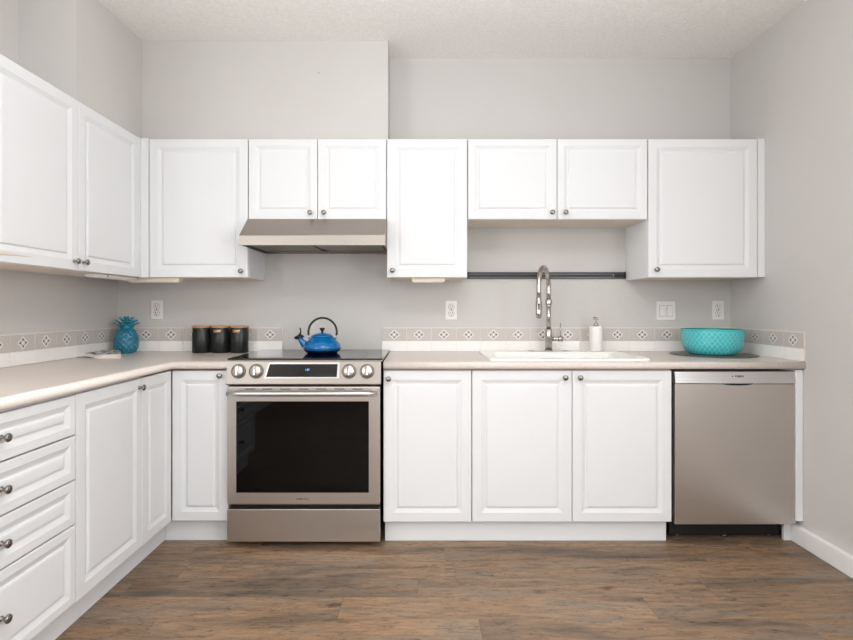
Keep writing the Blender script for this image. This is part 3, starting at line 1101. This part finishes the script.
# ------------------------------------------------------------------ kettle
kt = empty('kettle', 'bright blue enamel teakettle with black arched handle on the cooktop', 'kettle', (-0.548, -0.29, 0.9290))
kp = catmull([(0.082, 0.0), (0.096, 0.012), (0.1045, 0.026), (0.1045, 0.038), (0.094, 0.056), (0.076, 0.076), (0.064, 0.088), (0.060, 0.0905)], 7)
kb = [p for p in kp if p[1] < 0.0205]
ku = [p for p in kp if p[1] >= 0.0195]
MB().lathe([(0.0, 0.0)] + kb + [ku[0]], 64, cap=False).build('kettle_bottom', M['kettle_base'], kt)['label'] = 'dark base of the kettle'
MB().lathe(ku + [(0.058, 0.0905)], 64, cap=True).build('pot', M['kettle'], kt)
lid = MB().lathe([(0.0, 0.091), (0.061, 0.091), (0.0615, 0.094), (0.058, 0.0975), (0.050, 0.103), (0.034, 0.110), (0.014, 0.1135), (0, 0.114)], 48).build('lid', M['kettle'], kt)
MB().lathe([(0.006, 0.113), (0.0065, 0.121), (0.014, 0.134), (0.0148, 0.139), (0.012, 0.141), (0, 0.1415)], 24).build('lid_knob', M['black'], lid)
sp = MB().tube([(-0.078, -0.004, 0.030), (-0.098, -0.005, 0.048), (-0.115, -0.006, 0.068), (-0.130, -0.007, 0.088)], [0.026, 0.021, 0.0155, 0.012], 20)
spo = sp.build('spout', M['kettle'], kt)
ws = MB().tube([(-0.128, -0.007, 0.084), (-0.138, -0.0075, 0.097)], [0.0135, 0.0145], 16)
ws.tube([(-0.139, -0.007, 0.094), (-0.150, -0.007, 0.080)], [0.007, 0.010], 12)
ws.tube([(-0.132, -0.007, 0.098), (-0.122, -0.007, 0.108), (-0.118, -0.007, 0.122), (-0.121, -0.007, 0.136), (-0.123, -0.007, 0.142)], [0.005, 0.005, 0.004, 0.0045, 0.003], 10)
ws.tube([(-0.130, -0.007, 0.098), (-0.112, -0.007, 0.096), (-0.104, -0.007, 0.088)], [0.006, 0.008, 0.007], 10)
ws.build('whistle', M['black'], spo)
hn = MB()
pts = []
for k in range(25):
    a = math.radians(-12) + math.radians(204) * k / 24
    pts.append((0.002 + 0.0795 * math.cos(a), 0, 0.117 + 0.0795 * math.sin(a)))
hn.tube(pts, 0.0058, 12)
hn.build('handle', M['black'], kt)
for s in (-1, 1):
    MB().tube([(s * 0.077, 0, 0.104), (s * 0.0765, 0, 0.088), (s * 0.070, 0, 0.078)], 0.0038, 10).build('handle_bracket', M['chrome'], kt)

# ------------------------------------------------------------------ pineapple
pn = empty('pineapple_jar', 'glossy teal ceramic pineapple jar in the left corner of the counter', 'ornament', (-1.738, -0.125, CT + 0.0003), 0.2)
pp = catmull([(0.040, 0.0), (0.051, 0.009), (0.0625, 0.035), (0.066, 0.066), (0.062, 0.098), (0.051, 0.126), (0.039, 0.142), (0.035, 0.150)], 10)


def quilt(a, j, r, z):
    if z < 0.004 or z > 0.142: return 0
    p = 12 * a / (2 * PI) + z * 30
    q = 12 * a / (2 * PI) - z * 30
    tp = abs((p % 1) - 0.5) * 2
    tq = abs((q % 1) - 0.5) * 2
    return 0.0052 * (1 - max(tp, tq) ** 1.6) - 0.002


MB().lathe([(0, 0)] + pp + [(0.0, 0.151)], 224, cap=False, disp=quilt).build('fruit', M['teal'], pn)
lf = MB()


def leaf(mb, ang, r0, z0, length, width, up, curl):
    """thick pointed leaf leaning outwards"""
    n = 8
    secs = []
    for i in range(n + 1):
        t_ = i / n
        rad = r0 + length * (t_ * math.cos(up) + curl * t_ * t_ * 0.6)
        zz = z0 + length * (t_ * math.sin(up) - curl * t_ * t_ * 0.5)
        wd = width * (math.sin(PI * min(1, (t_ * 0.82 + 0.16))) ** 0.8) * (1 - t_ ** 4)
        th = 0.011 * (1 - t_ * 0.6)
        ring = []
        for (u, v) in ((-1, 0), (0, -1), (1, 0), (0, 0.4)):
            x = rad - v * th * 0.6
            y = u * (wd / 2 + 0.0004)
            z_ = zz + v * th
            ring.append(mb._v((x * math.cos(ang) - y * math.sin(ang), x * math.sin(ang) + y * math.cos(ang), z_)))
        secs.append(ring)
    for a, b in zip(secs, secs[1:]):
        for i in range(4): mb.face([a[i], a[(i + 1) % 4], b[(i + 1) % 4], b[i]], True)
    mb.face(secs[0]); mb.face(secs[-1])


lf.lathe([(0.0, 0.1495), (0.040, 0.1495), (0.041, 0.156), (0.032, 0.163), (0.026, 0.176), (0.018, 0.195), (0, 0.200)], 32)
for ring, (n, r0, z0, ln, wd, up, curl) in enumerate([(8, 0.022, 0.160, 0.050, 0.044, 0.50, 0.2), (7, 0.018, 0.175, 0.044, 0.040, 0.62, 0.2), (6, 0.010, 0.188, 0.038, 0.034, 0.85, 0.25), (4, 0.002, 0.194, 0.028, 0.026, 1.25, 0.2)]):
    for i in range(n):
        leaf(lf, 2 * PI * (i + 0.5 * (ring % 2)) / n, r0, z0, ln, wd, up, curl)
lf.build('leaf_crown', M['leaf_teal'], pn)

# ------------------------------------------------------------------ canisters
def canister_parts(t):
    MB().lathe([(0.051, 0), (0.053, 0.002), (0.053, 0.146), (0.0515, 0.148), (0.0, 0.148)], 48).build('container', M['can'], t)
    MB().lathe([(0.0, 0.1485), (0.053, 0.1485), (0.054, 0.150), (0.054, 0.158), (0.053, 0.160), (0.0, 0.160)], 48).build('lid', M['wood'], t)
    # small curved name plate
    mb = MB()
    prev = None
    for k in range(9):
        a = -PI / 2 + (k - 4) / 4 * 0.45
        cur = [mb._v((r * math.cos(a), r * math.sin(a), z)) for r, z in ((0.0532, 0.119), (0.0540, 0.119), (0.0540, 0.141), (0.0532, 0.141))]
        if prev:
            for i in range(4): mb.face([prev[i], cur[i], cur[(i + 1) % 4], prev[(i + 1) % 4]], True)
        else: mb.face(cur)
        prev = cur
    mb.face(prev)
    mb.build('name_plate', M['brass'], t)['label'] = 'small pale metal plate'


first = None
for px, lab, rz in ((201.6, 'leftmost of three black canisters, nearest the corner outlet, plate turned aside', -1.22),
                    (220.5, 'middle of three black canisters with a pale name plate facing front', -0.03),
                    (239.4, 'rightmost of three black canisters, beside the range', -0.03)):
    if first is None:
        t = empty('canister', lab, 'canister', (0, 0, 0))
        canister_parts(t)
        first = t
    else:
        t = dup(first)
        t['label'] = lab
    t['group'] = 'black canisters with wooden lids'
    t.location = ((px - 420) / 166.8, -0.086, CT + 0.0003)
    t.rotation_euler = (0, 0, rz)

# ------------------------------------------------------------------ open book on the left counter
bk = empty('open_magazine', 'thick open magazine with black and white printed pages lying left of the pineapple', 'magazine', (-1.716, -0.335, CT + 0.0003), 0)
FL, FR, BR, BL = Vector((-0.132, -0.075)), Vector((0.143, -0.142)), Vector((0.010, 0.095)), Vector((-0.132, 0.085))
# (u, top, underside): the left pages curl up off the counter, the right half lies thick and flat
prof = [(0.0, 0.010, 0.004), (0.05, 0.017, 0.005), (0.14, 0.021, 0.006), (0.26, 0.021, 0.006), (0.36, 0.019, 0.004), (0.45, 0.016, 0.0), (0.52, 0.015, 0.0),
        (0.60, 0.018, 0.0), (0.75, 0.020, 0.0), (0.90, 0.022, 0.0), (0.98, 0.022, 0.0), (1.0, 0.017, 0.002)]
cols = []
tops_ = []
for u, zt, zb in prof:
    f, k = FL.lerp(FR, u), BL.lerp(BR, u)
    f = f + Vector((0, 0.010 * math.sin(u * 9)))
    zk = zt + 0.012 * max(0, math.sin((u - 0.2) * 4))
    cols.append([mb_p for mb_p in ((f.x, f.y, zb), (f.x, f.y, zt), (k.x, k.y, zk), (k.x, k.y, zb))])
    tops_.append(((f.x * 0.96 + k.x * 0.04, f.y * 0.96 + k.y * 0.04, zt + 0.0012), (k.x, k.y, zk + 0.0012)))
mb = MB().use(M['paper'])
cv = [[mb._v(p) for p in c_] for c_ in cols]
for a, b in zip(cv, cv[1:]):
    for i in range(4): mb.face([a[i], b[i], b[(i + 1) % 4], a[(i + 1) % 4]], i == 1)
mb.face(cv[0]); mb.face(cv[-1])
mb.build('page_block', M['paper'], bk)
mb = MB().use(M['photo_print'])
cv = [[mb._v(p) for p in c_] for c_ in tops_[1:-1]]
for a, b in zip(cv, cv[1:]): mb.face([a[0], b[0], b[1], a[1]], True)
mb.build('printed_pages', M['photo_print'], bk)['label'] = 'black and white printed upper pages'

# ------------------------------------------------------------------ magnetic knife rail
kr = empty('knife_rail', 'long black magnetic knife rail on the wall behind the faucet', 'knife rail', (0.7755, -0.0005, 1.381))
hw = 0.4805
MB().box(-hw, hw, -0.014, 0, -0.0195, 0.0195, bev=0.002).build('backing', M['black'], kr)
for z in (-0.0125, 0.0075):
    MB().box(-hw + 0.006, hw - 0.006, -0.0175, -0.0142, z - 0.0026, z + 0.0026, bev=0.001).build('steel_bar', M['rail'], kr)
for s in (-1, 1):
    MB().box(s * hw - 0.004, s * hw + 0.004, -0.018, 0, -0.0205, 0.0205, bev=0.0015).build('end_cap', M['black'], kr)
MB().lathe([(0.005, 0), (0.005, 0.001), (0.003, 0.002), (0, 0.002)], 14, origin=(hw - 0.072, -0.0176, 0.0), axis='-y').build('screw', M['chrome'], kr)

# ------------------------------------------------------------------ outlets and switch
def outlet_parts(t):
    MB().box(-0.036, 0.036, -0.006, 0, -0.0585, 0.0585, bev=0.003).build('face_plate', M['plate'], t)
    for z in (-0.0205, 0.0205):
        mb = MB().lathe([(0.0172, 0), (0.0172, 0.0018), (0.016, 0.0026), (0, 0.0026)], 28, origin=(0, -0.006, z), axis='-y')
        MB().lathe([(0.0188, 0.0), (0.0188, 0.0004), (0, 0.0004)], 28, origin=(0, -0.006, z), axis='-y').build('socket_gap', M['grey_gap'], t)
        so = mb.build('socket', M['plate'], t)
        s = MB()
        s.box(-0.0085, -0.0055, -0.0090, -0.0084, z - 0.001, z + 0.009)
        s.box(0.0055, 0.0085, -0.0090, -0.0084, z - 0.0, z + 0.008)
        s.lathe([(0.0032, 0), (0.0032, 0.0005), (0, 0.0005)], 12, origin=(0, -0.0085, z - 0.0085), axis='-y')
        s.build('slots', M['print'], so)
    MB().lathe([(0.003, 0), (0.003, 0.0008), (0, 0.001)], 12, origin=(0, -0.006, 0), axis='-y').build('screw', M['chrome'], t)


first = None
for px, py, lab in ((157.2, 309.8, 'white wall outlet above the counter left of the canisters'),
                    (451.2, 310.3, 'white wall outlet between the range and the faucet'),
                    (717.8, 310.3, 'white wall outlet above the turquoise bowl near the right wall')):
    loc = ((px - 420) / 162.5, -0.0003, 1.178 - (py - 308.5) / 162.5)
    if first is None:
        t = empty('wall_outlet', lab, 'outlet')
        outlet_parts(t)
        first = t
    else:
        t = dup(first); t['label'] = lab
    t['group'] = 'white duplex wall outlets'
    t.location = loc
t = empty('light_switch', 'white double rocker switch plate left of the outlet above the bowl', 'light switch', ((665.6 - 420) / 162.5, -0.0003, 1.178 - 2.4 / 162.5))
MB().box(-0.058, 0.058, -0.006, 0, -0.0585, 0.0585, bev=0.003).build('face_plate', M['plate'], t)
for s in (-1, 1):
    MB().box(s * 0.023 - 0.0185, s * 0.023 + 0.0185, -0.0064, -0.0058, -0.035, 0.035).build('rocker_gap', M['grey_gap'], t)
    mb = MB()
    mb.prism([(-0.006, -0.033), (-0.0075, -0.033), (-0.0085, 0.0), (-0.0115, 0.033), (-0.006, 0.033)], s * 0.023 - 0.0165, s * 0.023 + 0.0165)
    mb.build('rocker', M['plate'], t)
